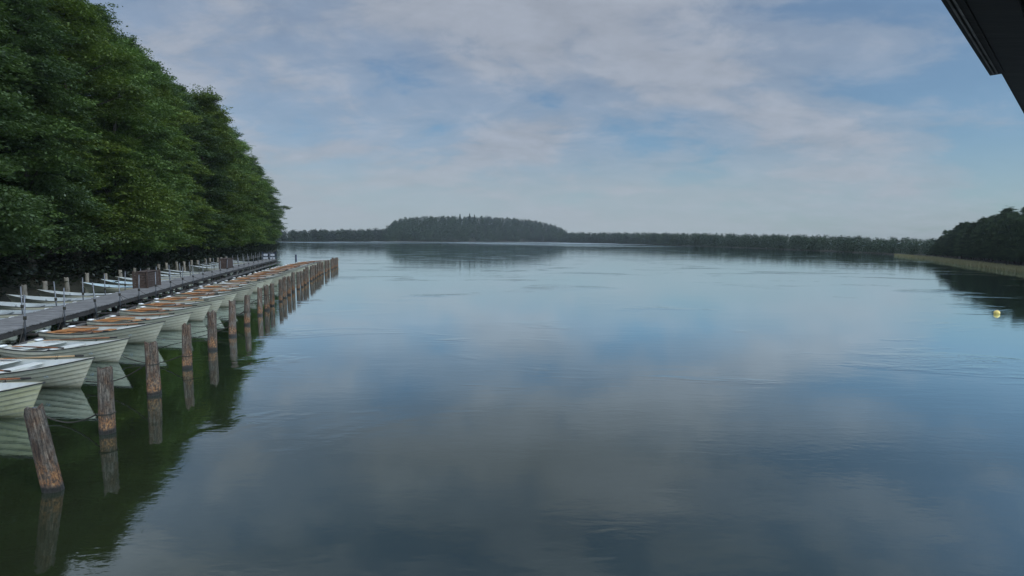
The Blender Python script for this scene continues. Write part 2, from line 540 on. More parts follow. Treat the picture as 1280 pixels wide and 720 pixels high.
KINDS = [make_tree_kind("broadleaf_tree", 11, 21, 4.9, 1.6, 'broad', LEAF_MID),
         make_tree_kind("broadleaf_tree", 23, 20, 5.3, 1.3, 'broad', LEAF_DARK),
         make_tree_kind("broadleaf_tree", 37, 22, 4.5, 1.8, 'broad', LEAF_WARM),
         make_tree_kind("broadleaf_tree", 41, 19, 5.0, 1.2, 'broad', LEAF_MID),
         make_tree_kind("conifer_tree", 53, 23, 3.8, 2.0, 'conifer', LEAF_DARK)]

# front row of the wood on the left bank: the crowns lean out over the shore
TREES = []
y = 15.0; i = 0
rt = random.Random(4)
while y < 192:
    TREES.append((y, 2.9 + rt.uniform(-.6, .8), i)); i += 1
    y += rt.uniform(5.2, 7.6) * (1 + y / 300)
FRONT_N = len(TREES)
hue = [LEAF_DARK, LEAF_DARK, LEAF_DARK, LEAF_MID, LEAF_DARK, LEAF_WARM, LEAF_MID, LEAF_WARM, LEAF_WARM, LEAF_MID, LEAF_MID]
huen = {LEAF_DARK: "dark green", LEAF_MID: "mid green", LEAF_WARM: "yellow-green"}
def top_h(y):
    return float(np.interp(y, [10, 40, 60, 80, 110, 150, 190], [24.5, 25.0, 26.0, 27.2, 26.0, 23.5, 17.5]))
for k, (y, back, i) in enumerate(TREES):
    kd = KINDS[[0, 1, 3, 2][i % 4]]
    lm = hue[i % len(hue)] if y < 42 else [LEAF_WARM, LEAF_MID, LEAF_MID, LEAF_WARM, LEAF_DARK][i % 5]
    H = top_h(y) * rt.uniform(.76, .95)
    put_tree(kd, (shorex(y) - back, y, .5), H, rt.uniform(0, 6.28),
             f"{huen[lm]} leafy tree at the water's edge, {nth(k + 1)} from the near end", "front row of trees on the left bank", .98, lm)
y = 13.0; k = 0
while y < 196:
    kd = KINDS[[4, 0, 2, 1, 3][k % 5]]
    lm = [LEAF_DARK, LEAF_MID, LEAF_DARK][k % 3]
    H = top_h(y) * rt.uniform(.98, 1.08)
    put_tree(kd, (shorex(y) - rt.uniform(7.0, 9.0), y, 1.2), H, rt.uniform(0, 6.28),
             f"tall {huen[lm]} tree in the back row, {nth(k + 1)} from the near end", "back row of tall trees on the left bank", 1.0, lm)
    y += rt.uniform(5.6, 8.2) * (1 + y / 300); k += 1
# dense wood behind: one mass
Q = []; tt = []
g = np.random.default_rng(5)
for y in np.arange(6, 200, 4.2):
    for dx in (14, 19, 25):
        n = 700; Hh = top_h(y) * g.uniform(.85, .98)
        c = g.normal(size=(n, 3)) * np.array([1.9, 1.9, Hh * .26]) + np.array([shorex(y) - dx + g.normal(), y + g.normal(), Hh * .52 + 1.5])
        c = c[c[:, 2] < Hh + 1]
        c[:, 2] = np.maximum(c[:, 2], 1.2)
        Q.append(leaf_quads(c, .34, .5, None, g)); tt.append(g.normal(.4, .2, len(c)))
Q2 = []; t2 = []
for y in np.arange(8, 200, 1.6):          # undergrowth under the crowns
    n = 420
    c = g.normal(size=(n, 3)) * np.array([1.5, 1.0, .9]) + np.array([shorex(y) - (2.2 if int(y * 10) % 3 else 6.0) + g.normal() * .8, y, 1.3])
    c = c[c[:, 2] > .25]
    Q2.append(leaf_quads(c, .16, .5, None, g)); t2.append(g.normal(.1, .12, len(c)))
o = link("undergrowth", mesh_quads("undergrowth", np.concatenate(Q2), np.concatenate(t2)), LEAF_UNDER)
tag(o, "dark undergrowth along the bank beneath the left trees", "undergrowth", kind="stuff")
o = link("forest", mesh_quads("forest", np.concatenate(Q), np.concatenate(tt)), LEAF_DARK)
tag(o, "dark depth of the wood behind the trees on the left bank", "wood", kind="stuff")


# ------------------------------------------------------------------ far shores
def strip(xs, base, top, spans, depth, rise, seed, per=130, hmin=6.0, hmax=16.0, ls=.8, near=1.0, spike=()):
    """trees standing on land behind a far waterline that the photo shows at pixels (xs, base); tops reach pixel row top"""
    g = np.random.default_rng(seed); Q = []; tt = []
    lo, hi = spans
    x = lo
    while x < hi:
        D0 = un(x, np.interp(x, xs, base))
        r0 = math.hypot(D0.x, D0.y)
        d = np.array([D0.x, D0.y]) / r0
        zt = elev(np.interp(x, xs, top), x, r0 + depth * .5)
        for u in np.linspace(0.01, 1, max(3, int(depth / 9))):
            uu = min(1, max(0, u + g.uniform(-.06, .06)))
            r = r0 + 1.5 + uu * depth
            gz = max(0, rise) * (uu ** 1.2)
            xx = min(hi, max(lo, x + g.uniform(-1.3, 1.3) * 5.5 * FPX / r0))
            D1 = un(xx, np.interp(xx, xs, base)); r1 = math.hypot(D1.x, D1.y); d = np.array([D1.x, D1.y]) / r1; r = r1 + 1.5 + uu * depth
            ztr = elev(np.interp(xx, xs, top), xx, r)
            hill = max(0, ztr - hmax); gz = max(.3, hill * min(1, uu * 1.15) ** .8)
            H = min(hmax, ztr) * (g.uniform(.62, .95) if uu < .6 else g.uniform(.84, 1.03))
            W = H * g.uniform(.22, .32)
            cx, cy = d[0] * r + g.normal() * W * .4, d[1] * r + g.normal() * W
            n = int(per * g.uniform(.7, 1.3))
            v = g.normal(size=(n, 3)); v /= np.linalg.norm(v, axis=1)[:, None]
            v *= g.uniform(.55, 1.0, n)[:, None]
            if g.random() < .03:        # pointed crown
                v[:, :2] *= (1.05 - (v[:, 2:3] * .5 + .5)) ** .7
                H *= 1.06
            c = v * np.array([W, W, H * .5]) + np.array([cx, cy, gz + H * .52])
            if uu < .35:                # undergrowth along the waterline
                k = n // 2; c = np.concatenate([c, g.normal(size=(k, 3)) * np.array([W * 1.1, W * 1.1, H * .10]) + np.array([cx, cy, gz + H * .14])]); c[:, 2] = np.maximum(c[:, 2], .1); n = len(c)
            Q.append(leaf_quads(c, ls * H / 14, .35, None, g, .8)); tt.append(g.normal(g.normal(.45, .16), .06, n))
        x += max(1.6, 3.4 * FPX / r0 * near)
    for (px, py, Dd) in spike:
        p = un(px, np.interp(px, xs, base)); r0 = math.hypot(p.x, p.y) + Dd
        q = p.normalized() * r0; zt = elev(py, px, r0); n = 260
        hh = g.uniform(0, 1, n); a = g.uniform(0, 6.28, n); rr = 3.4 * (1 - hh) * g.uniform(.4, 1, n)
        c = np.stack([q.x + rr * np.cos(a), q.y + rr * np.sin(a), zt - 14 + 14 * hh], 1)
        Q.append(leaf_quads(c, .9, .3, None, g, .7)); tt.append(np.full(n, .15))
    return mesh_quads("forest", np.concatenate(Q), np.concatenate(tt))


def land(name, xs, base, spans, depth, rise, step=8, top=None, hmax=15.0):
    m = MB(); rows = []
    for x in np.arange(spans[0], spans[1] + step, step):
        p = un(x, np.interp(x, xs, base)); r0 = math.hypot(p.x, p.y); d = Vector((p.x / r0, p.y / r0, 0))
        if top is not None:            # a hill whose trees reach the skyline
            row = [tuple(d * (r0 - 2) + Vector((0, 0, -.5)))]
            for u in (0, .1, .25, .4, .6, .8, 1, 1.4, 1.8, 2.3):
                r = r0 + 1.5 + depth * min(u, 1)
                hh = max(0, elev(np.interp(x, xs, top), x, r) - hmax) * min(1, min(u, 1) * 1.15) ** .8
                row.append(tuple(d * (r0 + depth * u) + Vector((0, 0, .25 + hh * max(0, 1 - max(0, u - 1)) - (.6 if u > 2 else 0)))))
            rows.append(row); continue
        rows.append([tuple(d * (r0 - 2) + Vector((0, 0, -.5)))] + [tuple(d * (r0 + depth * u) + Vector((0, 0, .25 + max(0, rise) * min(1, u) ** 1.2))) for u in (0, .15, .4, .7, 1, 1.6, 8)])
    m.grid(rows)
    return tag(m.build(name, GROUND), kind="structure")


LX = [330, 350, 420, 485, 520]; LB = [302.4, 302.2, 302, 302, 302.2]; LT = [286.5, 287, 286, 285, 285]
IX = [478, 484, 490, 504, 523, 545, 575, 600, 635, 668, 687, 700, 708, 712]; IB = [302.2, 302.2, 302.2, 302.2, 302.3, 302.3, 302.4, 302.4, 302.5, 302.6, 302.8, 303, 303.1, 303.2]
IT = [293, 282, 277, 271.5, 269.8, 269.5, 269.5, 269.5, 271.5, 274.5, 279, 283.5, 289, 296]
RX = [690, 760, 820, 900, 960, 1040, 1120, 1180, 1230]; RB = [303.1, 304.2, 306, 309, 311.2, 314.5, 318.5, 322, 326]
RT_ = [289.5, 290, 290.6, 291.5, 292.6, 294.3, 297, 299, 300]
land("far_shore", LX, LB, (325, 520), 60, 3)
land("island", IX, IB, (478, 712), 110, 9, 4, IT)
land("far_bank", RX, RB, (690, 1230), 40, 1)
o = link("forest", strip(LX, LB, LT, (325, 520), 45, 3, 1, 220, ls=.6), LEAF_FAR)
tag(o, "low dark wood lining the far shore between the left bank and the island", "wood", kind="stuff")
o = link("forest", strip(IX, IB, IT, (480, 710), 110, 17, 2, 200, 6.0, 15.0, .6, spike=((575, 267.6, 100), (587, 267.0, 100), (593, 268.6, 100))), LEAF_FAR)
tag(o, "rounded wooded island with a few pointed conifers on its crest", "wood", kind="stuff")
o = link("forest", strip(RX, RB, RT_, (700, 1215), 40, 1, 3, 220, 4.0, 16, .5, .36), LEAF_FAR)
tag(o, "long even wood along the far shore right of the island", "wood", kind="stuff")

# right headland: separate trees on rising ground, reeds along its edge
HX = [1110, 1165, 1200, 1240, 1280, 1340, 1420]; HB = [318, 321.5, 326, 331, 336, 343, 352]; HT = [300, 299, 281, 270, 264.5, 256, 246]
land("headland", HX, HB, (1110, 1420), 40, 2.0, 15)
HEAD_KINDS = [KINDS[3], KINDS[0], KINDS[1], KINDS[2], KINDS[4]]
g = random.Random(9)
for row, (dep, f0, f1) in enumerate(((4, .50, .85), (9, .75, .95), (14, .80, 1.04), (18, .84, 1.12))):
    x = 1164 + row * 5
    while x < 1400:
        p = un(x, np.interp(x, HX, HB)); r0 = math.hypot(p.x, p.y); r = r0 + dep + g.uniform(-1.5, 1.5)
        q = p * (r / r0)
        zt = elev(np.interp(x, HX, HT), x, r) * g.uniform(f0, f1)
        k = HEAD_KINDS[g.randrange(4)]
        put_tree(k, (q.x, q.y, .2 + .05 * dep), max(2.2, zt - .05 * dep), g.uniform(0, 6.28),
                 "dark leafy tree massed with others on the right headland", "trees massed on the right headland", g.uniform(.82, 1.12), LEAF_HEAD)
        x += g.uniform(9, 16) * 90 / r0
# reeds
gq = np.random.default_rng(12); xs = gq.uniform(1118, 1420, 26000)
RBX = [1118, 1165, 1200, 1240, 1280, 1340, 1420]; RBY = [319.5, 325.5, 331, 336.5, 342, 350, 360]
P = []
for x in xs:
    p = un(x, np.interp(x, RBX, RBY)); r0 = math.hypot(p.x, p.y); q = un(x, np.interp(x, HX, HB) + 1.0); r1 = math.hypot(q.x, q.y)
    r = r0 + (r1 + 1.5 - r0) * gq.uniform(0, 1) ** 1.4
    P.append((p.x / r0 * r, p.y / r0 * r))
P = np.array(P); n = len(P); hgt = gq.uniform(.35, .75, n); az = gq.uniform(0, np.pi, n); ln = gq.normal(0, .14, (n, 2))
wv = np.stack([np.cos(az) * .035, np.sin(az) * .035, np.zeros(n)], 1); z0 = np.stack([P[:, 0], P[:, 1], np.full(n, -.05)], 1)
tp = z0 + np.stack([ln[:, 0], ln[:, 1], hgt], 1)
V = np.stack([z0 - wv, z0 + wv, tp + wv * .3, tp - wv * .3], 1)
REED = leaf_mat("reeds", (.15, .14, .07), (.22, .205, .11), (.30, .27, .16), .2)
o = link("reeds", mesh_quads("reeds", V, gq.normal(.5, .25, n)), REED)
tag(o, "pale khaki reed belt along the foot of the right headland", "reeds", kind="stuff")

# ------------------------------------------------------------------ air
hz = MB(); hz.box((-150, 620, 40), (1900, 1400, 90))
hm = bpy.data.materials.new("haze_air"); hm.use_nodes = True; T = NT(hm.node_tree)
vol = T.n('ShaderNodeVolumePrincipled'); vol.inputs['Color'].default_value = (.80, .88, 1, 1); vol.inputs['Density'].default_value = .00013
vol.inputs['Anisotropy'].default_value = .2
T.n('ShaderNodeOutputMaterial', None, Volume=vol)
o = hz.build("haze", hm); tag(o, kind="stuff")
# ------------------------------------------------------------------ boats
L0, LWL, RAKE = -2.0, 4.0, .50


def hb(t):
    return .90 - .18 * ((.42 - t) / .42) ** 2 if t < .42 else .90 * (1 - ((t - .42) / .58) ** 2.25)
def sheer(t):
    return .47 + .41 * max(0, (t - .3) / .7) ** 1.9 + .03 * max(0, (.3 - t) / .3) ** 2
def keel(t):
    return -.16 + .10 * max(0, (t - .8) / .2) ** 2


def sect(t, s, inset=0.0, out=0.0):
    """point of the starboard (-y) side: s = 0 keel, 1 gunwale"""
    bw = max(.012, hb(t) - inset + out); zs = sheer(t); zk = keel(t)
    a = s * math.pi / 2; wq = max(0, min(1, (t - .35) / .65)); wq = wq * wq * (3 - 2 * wq)
    yy = (math.sin(a) ** .85) * (1 - wq) + (s ** 1.15) * wq
    zz = ((1 - math.cos(a)) ** .95) * (1 - wq) + s * wq
    return Vector((L0 + t * (LWL + RAKE * (zk + (zs - zk) * zz) / .88) - inset * .6 * t, -(bw * yy), zk + (zs - zk) * zz))


TS = [0, .04, .1, .18, .26, .34, .42, .5, .58, .66, .73, .79, .84, .89, .93, .96, .985, 1.0]
NSTR = 7; LAP = .022


def hull_mesh():
    m = MB()
    for sgn in (1, -1):
        rows = []; first = True
        for j in range(NSTR):
            s0, s1 = j / NSTR, (j + 1) / NSTR
            lo, hi = [], []
            for t in TS:
                f = LAP * min(1, (1 - t) / .06 + .25)
                p0 = sect(t, s0, 0, f if j else 0); p1 = sect(t, s1, 0, 0)
                p0.y *= sgn; p1.y *= sgn
                lo.append(tuple(p0)); hi.append(tuple(p1))
            md = []
            for t in TS:
                f = LAP * min(1, (1 - t) / .06 + .25)
                p = sect(t, (s0 + s1) / 2, 0, f * .5 if j else 0); p.y *= sgn; md.append(tuple(p))
            m.grid([lo, md, hi], True, 0)
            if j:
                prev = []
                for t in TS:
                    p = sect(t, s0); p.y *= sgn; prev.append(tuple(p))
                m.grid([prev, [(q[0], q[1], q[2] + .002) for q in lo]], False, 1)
                fil = []                       # dark band painted in as the lap's shadow
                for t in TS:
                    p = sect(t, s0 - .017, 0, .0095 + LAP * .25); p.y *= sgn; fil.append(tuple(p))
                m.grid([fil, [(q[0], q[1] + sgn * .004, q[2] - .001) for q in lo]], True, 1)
        # rim
        m.grid([[(lambda p: (p.x, p.y * sgn, p.z))(sect(t, 1)) for t in TS], [(lambda p: (p.x, p.y * sgn, p.z + .006))(sect(t, 1, .02)) for t in TS],
                [(lambda p: (p.x, p.y * sgn, p.z - .002))(sect(t, 1, .055)) for t in TS]], True, 0)
    # transom, with a notch for an outboard in its top edge
    S = [k / 12 for k in range(13)]
    pts = [sect(0, s) for s in S]
    ring = [(p.x, p.y, p.z) for p in pts] + [(L0, -.30, sheer(0)), (L0, -.22, sheer(0) - .09), (L0, .22, sheer(0) - .09), (L0, .30, sheer(0))] + [(p.x, -p.y, p.z) for p in reversed(pts[1:])]
    m.poly(ring)
    m.poly([(x + .045, y * .97, max(z, .02)) for (x, y, z) in ring if z > -.03][::-1])
    for a, bq in zip(ring[12:18], ring[13:18]):
        m.poly([a, bq, (bq[0] + .045, bq[1] * .97, bq[2]), (a[0] + .045, a[1] * .97, a[2])])
    bmesh.ops.remove_doubles(m.bm, verts=m.bm.verts, dist=.0008)
    return m.mesh("hull")


def liner_mesh():
    m = MB()
    S = [0, .2, .35, .45, .55, .65, .75, .85, .93, 1.0]
    for sgn in (1, -1):
        rows = []
        for s in S:
            r = []
            for t in TS[:-1]:
                tt_ = max(t, .014); p = sect(tt_, s, .055)
                r.append((p.x, p.y * sgn, max(p.z, .07) - (.003 if s == 1 else 0)))
            rows.append(r)
        m.grid(rows, True, 0)
    bmesh.ops.remove_doubles(m.bm, verts=m.bm.verts, dist=.0008)
    return m.mesh("liner")


def strip_mesh():
    m = MB()
    for sgn in (1, -1):
        m.tube([(lambda p: (p.x + (.012 if t > .99 else 0), p.y * sgn, p.z - .012))(sect(t, 1, 0, .012)) for t in TS], .017, 6)
    return m.mesh("gunwale_strip")


def inner_half(x, z):
    t = (x - L0) / LWL
    return hb(max(0, min(1, t))) - .06


def bench_mesh():
    m = MB(); z = .448
    for k in range(6):
        x = -1.82 + k * .165; hw = inner_half(x, z) - .015
        m.box((x, 0, z), (.155, 2 * hw, .03), None, .006)
    return m.mesh("stern_bench")


def thwart_mesh(x, wd, z):
    m = MB(); hw = inner_half(x, z) - .05
    m.box((x, 0, z), (wd, 2 * hw, .035), None, .008)
    return m.mesh("thwart")


def rowlock_mesh(sgn):
    m = MB(); t = .53; p = sect(t, 1, .03); x, y, z = p.x, p.y * -sgn, p.z
    m.tube([(x, y, z - .03), (x, y, z + .06)], .012, 6)
    m.tube([(x - .035, y, z + .12), (x - .034, y, z + .075), (x, y, z + .055), (x + .034, y, z + .075), (x + .035, y, z + .12)], .009, 6)
    m.box((x, y, z + .006), (.12, .05, .02), None, .005)
    return m.mesh("rowlock")


def cap_mesh(sgn):
    m = MB(); y = (hb(0) - .12) * sgn
    m.box((L0 + .10, y, sheer(0) + .022), (.20, .22, .06), None, .022)
    for f in m.bm.faces: f.smooth = True
    return m.mesh("corner_cap")


def ring_mesh():
    m = MB(); p = sect(1.0, .35)
    m.tube([(p.x - .06, 0, p.z), (p.x + .05, 0, p.z)], .011, 6)
    m.tube([(p.x + .05 + .025 * math.cos(a), .025 * math.sin(a), p.z) for a in [k * math.pi / 5 for k in range(11)]], .006, 5)
    return m.mesh("bow_ring")


MESH = dict(hull=hull_mesh(), liner=liner_mesh(), gunwale_strip=strip_mesh(), stern_bench=bench_mesh(), ring=ring_mesh(),
            mid=thwart_mesh(-.30, .30, .40), bow=thwart_mesh(1.0, .24, .40), r1=rowlock_mesh(1), r2=rowlock_mesh(-1), c1=cap_mesh(1), c2=cap_mesh(-1))


def make_boat(name, hullm=HULL, linerm=LINER, bench=True):
    root = empty(name)
    def part(n, key, ms):
        me = MESH[key]
        if not me.materials:
            for q in ms: me.materials.append(q)
        o = link(n, me, None, root)
        for i, q in enumerate(ms):
            o.material_slots[i].link = 'OBJECT'; o.material_slots[i].material = q
        return o
    part("hull", 'hull', [hullm, LAP_SHADE]); part("liner", 'liner', [linerm]); part("gunwale_strip", 'gunwale_strip', [RUBBER])
    part("thwart", 'mid', [VARNISH if bench else linerm]); part("thwart", 'bow', [linerm])
    part("stern_bench", 'stern_bench', [VARNISH if bench else linerm])
    part("rowlock", 'r1', [GRIP]); part("rowlock", 'r2', [GRIP]); part("corner_cap", 'c1', [WHITE]); part("corner_cap", 'c2', [WHITE])
    part("bow_ring", 'ring', [STEEL])
    return root


def text_mesh(txt, size):
    cu = bpy.data.curves.new("number", 'FONT'); cu.body = txt; cu.size = size; cu.align_x = 'CENTER'; cu.align_y = 'CENTER'; cu.extrude = .002
    o = bpy.data.objects.new("number", cu); COL.objects.link(o)
    dg = bpy.context.evaluated_depsgraph_get(); me = bpy.data.meshes.new_from_object(o.evaluated_get(dg))
    bpy.data.objects.remove(o); bpy.data.curves.remove(cu)
    me.materials.clear(); me.materials.append(NUM)
    return me


def number(root, txt, t, s, inside, size):
    me = text_mesh(txt, size)
    p = sect(t, s, .055 if inside else 0, 0 if inside else .022)
    q1 = sect(t + .02, s, .055 if inside else 0, 0 if inside else .022); q2 = sect(t, s + .05, .055 if inside else 0, 0 if inside else .022)
    for q in (p, q1, q2):
        if inside: q.y *= -1
    ax = (q1 - p).normalized(); u = (q2 - p).normalized(); nrm = ax.cross(u).normalized()
    if nrm.y > 0: nrm = -nrm
    u = nrm.cross(ax).normalized()
    o = link("number", me, None, root)
    pp = p + nrm * .012
    o.matrix_local = Matrix(((ax.x, u.x, nrm.x, pp.x), (ax.y, u.y, nrm.y, pp.y), (ax.z, u.z, nrm.z, pp.z), (0, 0, 0, 1)))
    return o


# ------------------------------------------------------------------ outer mooring posts
PX = [(67, 612, 42, 511), (134, 541, 130.5, 461), (193, 493, 189, 429), (234, 460, 233, 406), (266, 437, 265, 390.5), (290.5, 420, 290, 377.5), (309, 406, 309, 370), (325, 394, 324.5, 361)]
posts = []
for (x, y, tx, ty) in PX:
    p = un(x, y); q = un(tx, ty, 1.35); posts.append((p, q - p))
endp = un(422, 333); p8 = posts[-1][0]; nx = 24
rp = random.Random(3)
for k in range(1, nx + 1):
    f = k / nx
    p = p8.lerp(endp, f) + Vector((-.9 * math.sin(math.pi * f) * .4 + rp.uniform(-.06, .06), rp.uniform(-.12, .12), 0))
    posts.append((p, Vector((rp.uniform(-.05, .05), rp.uniform(-.05, .05), rp.uniform(1.28, 1.5)))))


def pile_mesh(seed, r, h, below=.7, nseg=18, nr=14, jag=.04):
    g = np.random.default_rng(seed); m = MB(); ph = g.uniform(0, 6.28, 6)
    def rad(a, z):
        return r * (1 - .10 * z / h) * (1 + .07 * math.sin(2 * a + ph[0]) + .05 * math.sin(3 * a + ph[1] + z * .6) + .035 * math.sin(7 * a + ph[2]) + .03 * math.sin(11 * a + ph[3] + z))
    rows = []
    for k in range(nr + 1):
        z = -below + (h + below) * k / nr
        ring = []
        for j in range(nseg + 1):
            a = j % nseg * 2 * math.pi / nseg
            rr = rad(a, z) + g.normal() * .0
            zz = z + (jag * math.sin(3 * a + ph[4]) + jag * .6 * math.sin(5 * a + ph[5]) if k == nr else 0)
            ring.append((rr * math.cos(a), rr * math.sin(a), zz))
        rows.append(ring)
    for sc_, dz in ((.93, .012), (.6, .0), (.25, -.012), (.02, -.015)):
        rows.append([(x * sc_, y * sc_, (z - h) * sc_ + h + dz) for (x, y, z) in rows[nr]])
    m.grid(rows, True)
    bmesh.ops.remove_doubles(m.bm, verts=m.bm.verts, dist=.0005)
    me = m.mesh("mooring_post"); me.materials.append(PILE)
    return me


PILES = [pile_mesh(s, .150, 1.35) for s in range(6)]
POST_LOOK = {0: "leaning mooring post with a dark ragged head, nearest to the camera", 1: "tall cracked mooring post with a knothole, second from the near end",
             2: "mooring post with bright orange lichen near the waterline, third from the near end"}
for i, (p, v) in enumerate(posts):
    o = link("mooring_post", PILES[i % 6]); o.location = p
    zz = v.normalized(); qq = Vector((0, 0, 1)).rotation_difference(zz)
    o.rotation_mode = 'QUATERNION'; o.rotation_quaternion = qq @ Matrix.Rotation(rp.uniform(0, 6.28), 3, 'Z').to_quaternion()
    s = rp.uniform(.86, 1.16); o.scale = (s, s, v.length / 1.35)
    tag(o, POST_LOOK.get(i, f"weathered mooring post of the outer row, {nth(i + 1)} from the near end"), "mooring post", "outer row of mooring posts")

# ------------------------------------------------------------------ boats moored between the posts and the jetty
LAKE_GROUP = "rowing boats moored on the lake side of the jetty"
BOWS = [un(55, 478, .88), un(118, 447, .88), un(163, 421, .88), un(205, 402, .88)]
for q in BOWS: q.z = 0
protos = {}
rb = random.Random(21)
boats = []
NB = 27


def handed(kind):
    if kind not in protos:
        protos[kind] = make_boat("rowing_boat", *{'a': (HULL_MOSSY, LINER, False), 'b': (HULL, LINER, True), 'c': (HULL, LINER, False),
                                                  'blue': (HULL, LINER_BLUE, False), 'red': (HULL_RED, LINER_GREY, False), 'grey': (HULL, LINER_GREY, False)}[kind])
        return protos[kind]
    return copy_tree(protos[kind])


LOOK = {0: "cream rowing boat with mossy yellow-green planks, nearest to the camera at the picture's edge",
        1: "cream rowing boat second from the near end, its bow behind the second mooring post",
        2: "white rowing boat without a wooden bench, third from the near end",
        3: "white rowing boat with an orange stern bench, fourth from the near end"}
MOVE = Vector((.97, -.12, 0)).normalized()
prevb = None
for i in range(NB):
    if i < 4:
        bow = BOWS[i]
    else:
        a, c = posts[min(i, len(posts) - 1)][0], posts[min(i + 1, len(posts) - 1)][0]
        yy = BOWS[3].y + (i - 3) * 2.87
        px_ = float(np.interp(yy, [q[0].y for q in posts], [q[0].x for q in posts]))
        gap = 2.1 - .3 * min(1, (i - 3) / 12)
        bow = Vector((px_ - gap + rb.uniform(-.12, .12), yy + rb.uniform(-.12, .12), 0))
    ang = math.atan2(MOVE.y, MOVE.x) + R(rb.uniform(-5, 5)) + R(min(14, max(0, i - 3) * 1.0))
    d = Vector((math.cos(ang), math.sin(ang), 0))
    c = bow - d * 2.50
    kind = 'a' if i == 0 else ('c' if i in (1, 2, 11, 17) else 'b')
    r = handed(kind); r.location = (c.x, c.y, rb.uniform(-.015, .02)); r.rotation_euler = (R(rb.uniform(-1.2, 1.2)), R(rb.uniform(-.5, .5)), ang)
    if i: s = rb.uniform(.98, 1.02); r.scale = (s, s, s)
    tag(r, LOOK.get(i, f"white rowing boat {'with bare white stern seat' if kind == 'c' else 'with orange stern bench'}, {nth(i + 1)} from the near end, lake side"), "rowing boat", LAKE_GROUP)
    boats.append((r, c, ang))
for i, (txt) in enumerate(("20", "19", "18", "17", "16")):
    number(boats[i][0], txt, .80, .66, False, .12)
    if i in (1, 2): number(boats[i][0], txt, .56, .80, True, .17)

# ------------------------------------------------------------------ oars: two laid in the rowlocks of each boat
def oar_mesh():
    """local: handle end at +x, blade at -x, rowlock at the origin"""
    m = MB()
    m.tube([(-1.35, 0, 0), (-.4, 0, 0), (.42, 0, 0)], [.020, .024, .022], 8)
    return m.mesh("shaft")
def blade_mesh():
    m = MB()
    for sg in (1, -1):
        m.grid([[(-1.30 - .62 * k / 8, yy * (.028 + .052 * min(1, k / 3.0)) * (1 - .25 * max(0, k - 6) / 2), sg * (.014 - .008 * k / 8) * (1 - abs(yy) * .6)) for yy in (-1, -.5, 0, .5, 1)] for k in range(9)], True)
    bmesh.ops.remove_doubles(m.bm, verts=m.bm.verts, dist=.0005)
    return m.mesh("blade")
def grip_mesh():
    m = MB(); m.tube([(.42, 0, 0), (.44, 0, 0), (.66, 0, 0), (.68, 0, 0)], [.020, .026, .026, .018], 8)
    return m.mesh("grip")


OM = (oar_mesh(), blade_mesh(), grip_mesh())
for me, q in zip(OM, (OARWOOD, VARNISH, GRIP)): me.materials.append(q)
for i, (r, c, ang) in enumerate(boats):
    M = Matrix.Translation(Vector(r.location)) @ Matrix.Rotation(ang, 4, 'Z')
    for sgn in (-1, 1):
        p = sect(.53, 1, .03); pl = Vector((p.x, p.y * -sgn, p.z + .088))
        stern = Vector((-1.72, -.50 * -sgn, .495 + rb.uniform(0, .02)))
        dr = (pl - stern).normalized()
        oar = empty("oar"); w_ = M @ pl
        aw = (M.to_3x3() @ dr).normalized()
        oar.rotation_mode = 'QUATERNION'; oar.rotation_quaternion = aw.to_track_quat('X', 'Z')
        oar.location = w_ + aw * rb.uniform(-.05, .12)
        tag(oar, f"wooden oar in the {'camera-side' if sgn < 0 else 'far-side'} rowlock of the {nth(i + 1)} lake-side boat from near", "oar", "oars laid in the rowing boats")
        pale = (i * 2 + (sgn > 0)) % 5 == 3
        for nme, me in zip(("shaft", "blade", "grip"), OM):
            o = link(nme, me, None, oar)
            if nme == "shaft" and pale:
                o.material_slots[0].link = 'OBJECT'; o.material_slots[0].material = OARPALE

# ------------------------------------------------------------------ bow lines
for i in range(min(len(boats), 22)):
    r, c, ang = boats[i]
    d = Vector((math.cos(ang), math.sin(ang), 0)); a = c + d * 2.18 + Vector((0, 0, .20))
    j = min(range(len(posts)), key=lambda k: (posts[k][0] - (a + Vector((2.2, .6, 0)))).length)
    p, v = posts[j]
    dv = (a - p); dv.z = 0; dv.normalize()
    zt = .50 + rb.uniform(-.1, .5)
    e = p + v * (zt / v.length) + dv * .15
    sag = rb.uniform(.18, .30)
    pts = [a.lerp(e, k / 12) - Vector((0, 0, sag * math.sin(math.pi * k / 12))) for k in range(13)]
    pts = [Vector((q.x, q.y, max(q.z, .02))) for q in pts]
    m = MB(); m.tube(pts, .016, 6)
    # turns round the post
    n0 = v.normalized()
    for tn in range(1):
        cc = p + v * ((zt + .035 * tn) / v.length)
        m.tube([cc + Vector((math.cos(t), math.sin(t), 0)) * .162 for t in [k * math.pi / 8 for k in range(17)]], .012, 6)
    o = m.build("mooring_line", ROPE)
    tag(o, f"dark bow line of the {nth(i + 1)} lake-side boat from near, tied to its post", "mooring line", "bow lines of the rowing boats")

# ------------------------------------------------------------------ jetty
JW = 1.9; JZ = .70
dk = empty("jetty", (dockx(40) - 1, 40, 0))
tag(dk, "long grey plank jetty running out along the left bank", "jetty")
o0 = Vector(dk.location)
m = MB(); Y0, Y1 = 5.0, 88.0
def tang(y):
    return Vector((dockx(y + .5) - dockx(y - .5), 1, 0)).normalized()
y = Y0
rj = random.Random(8)
while y < Y1:
    t = tang(y); nrm = Vector((-t.y, t.x, 0)); c = Vector((dockx(y), y, JZ)) + nrm * (JW / 2 + rj.uniform(-.03, .03))
    M = Matrix.Rotation(math.atan2(t.y, t.x), 4, 'Z')
    m.box(c - o0 + Vector((0, 0, -.02 + rj.uniform(-.006, .006))), (.142, JW + rj.uniform(-.05, .05), .04), M)
    y += .152 * t.y
m.build("deck", DECK, dk)


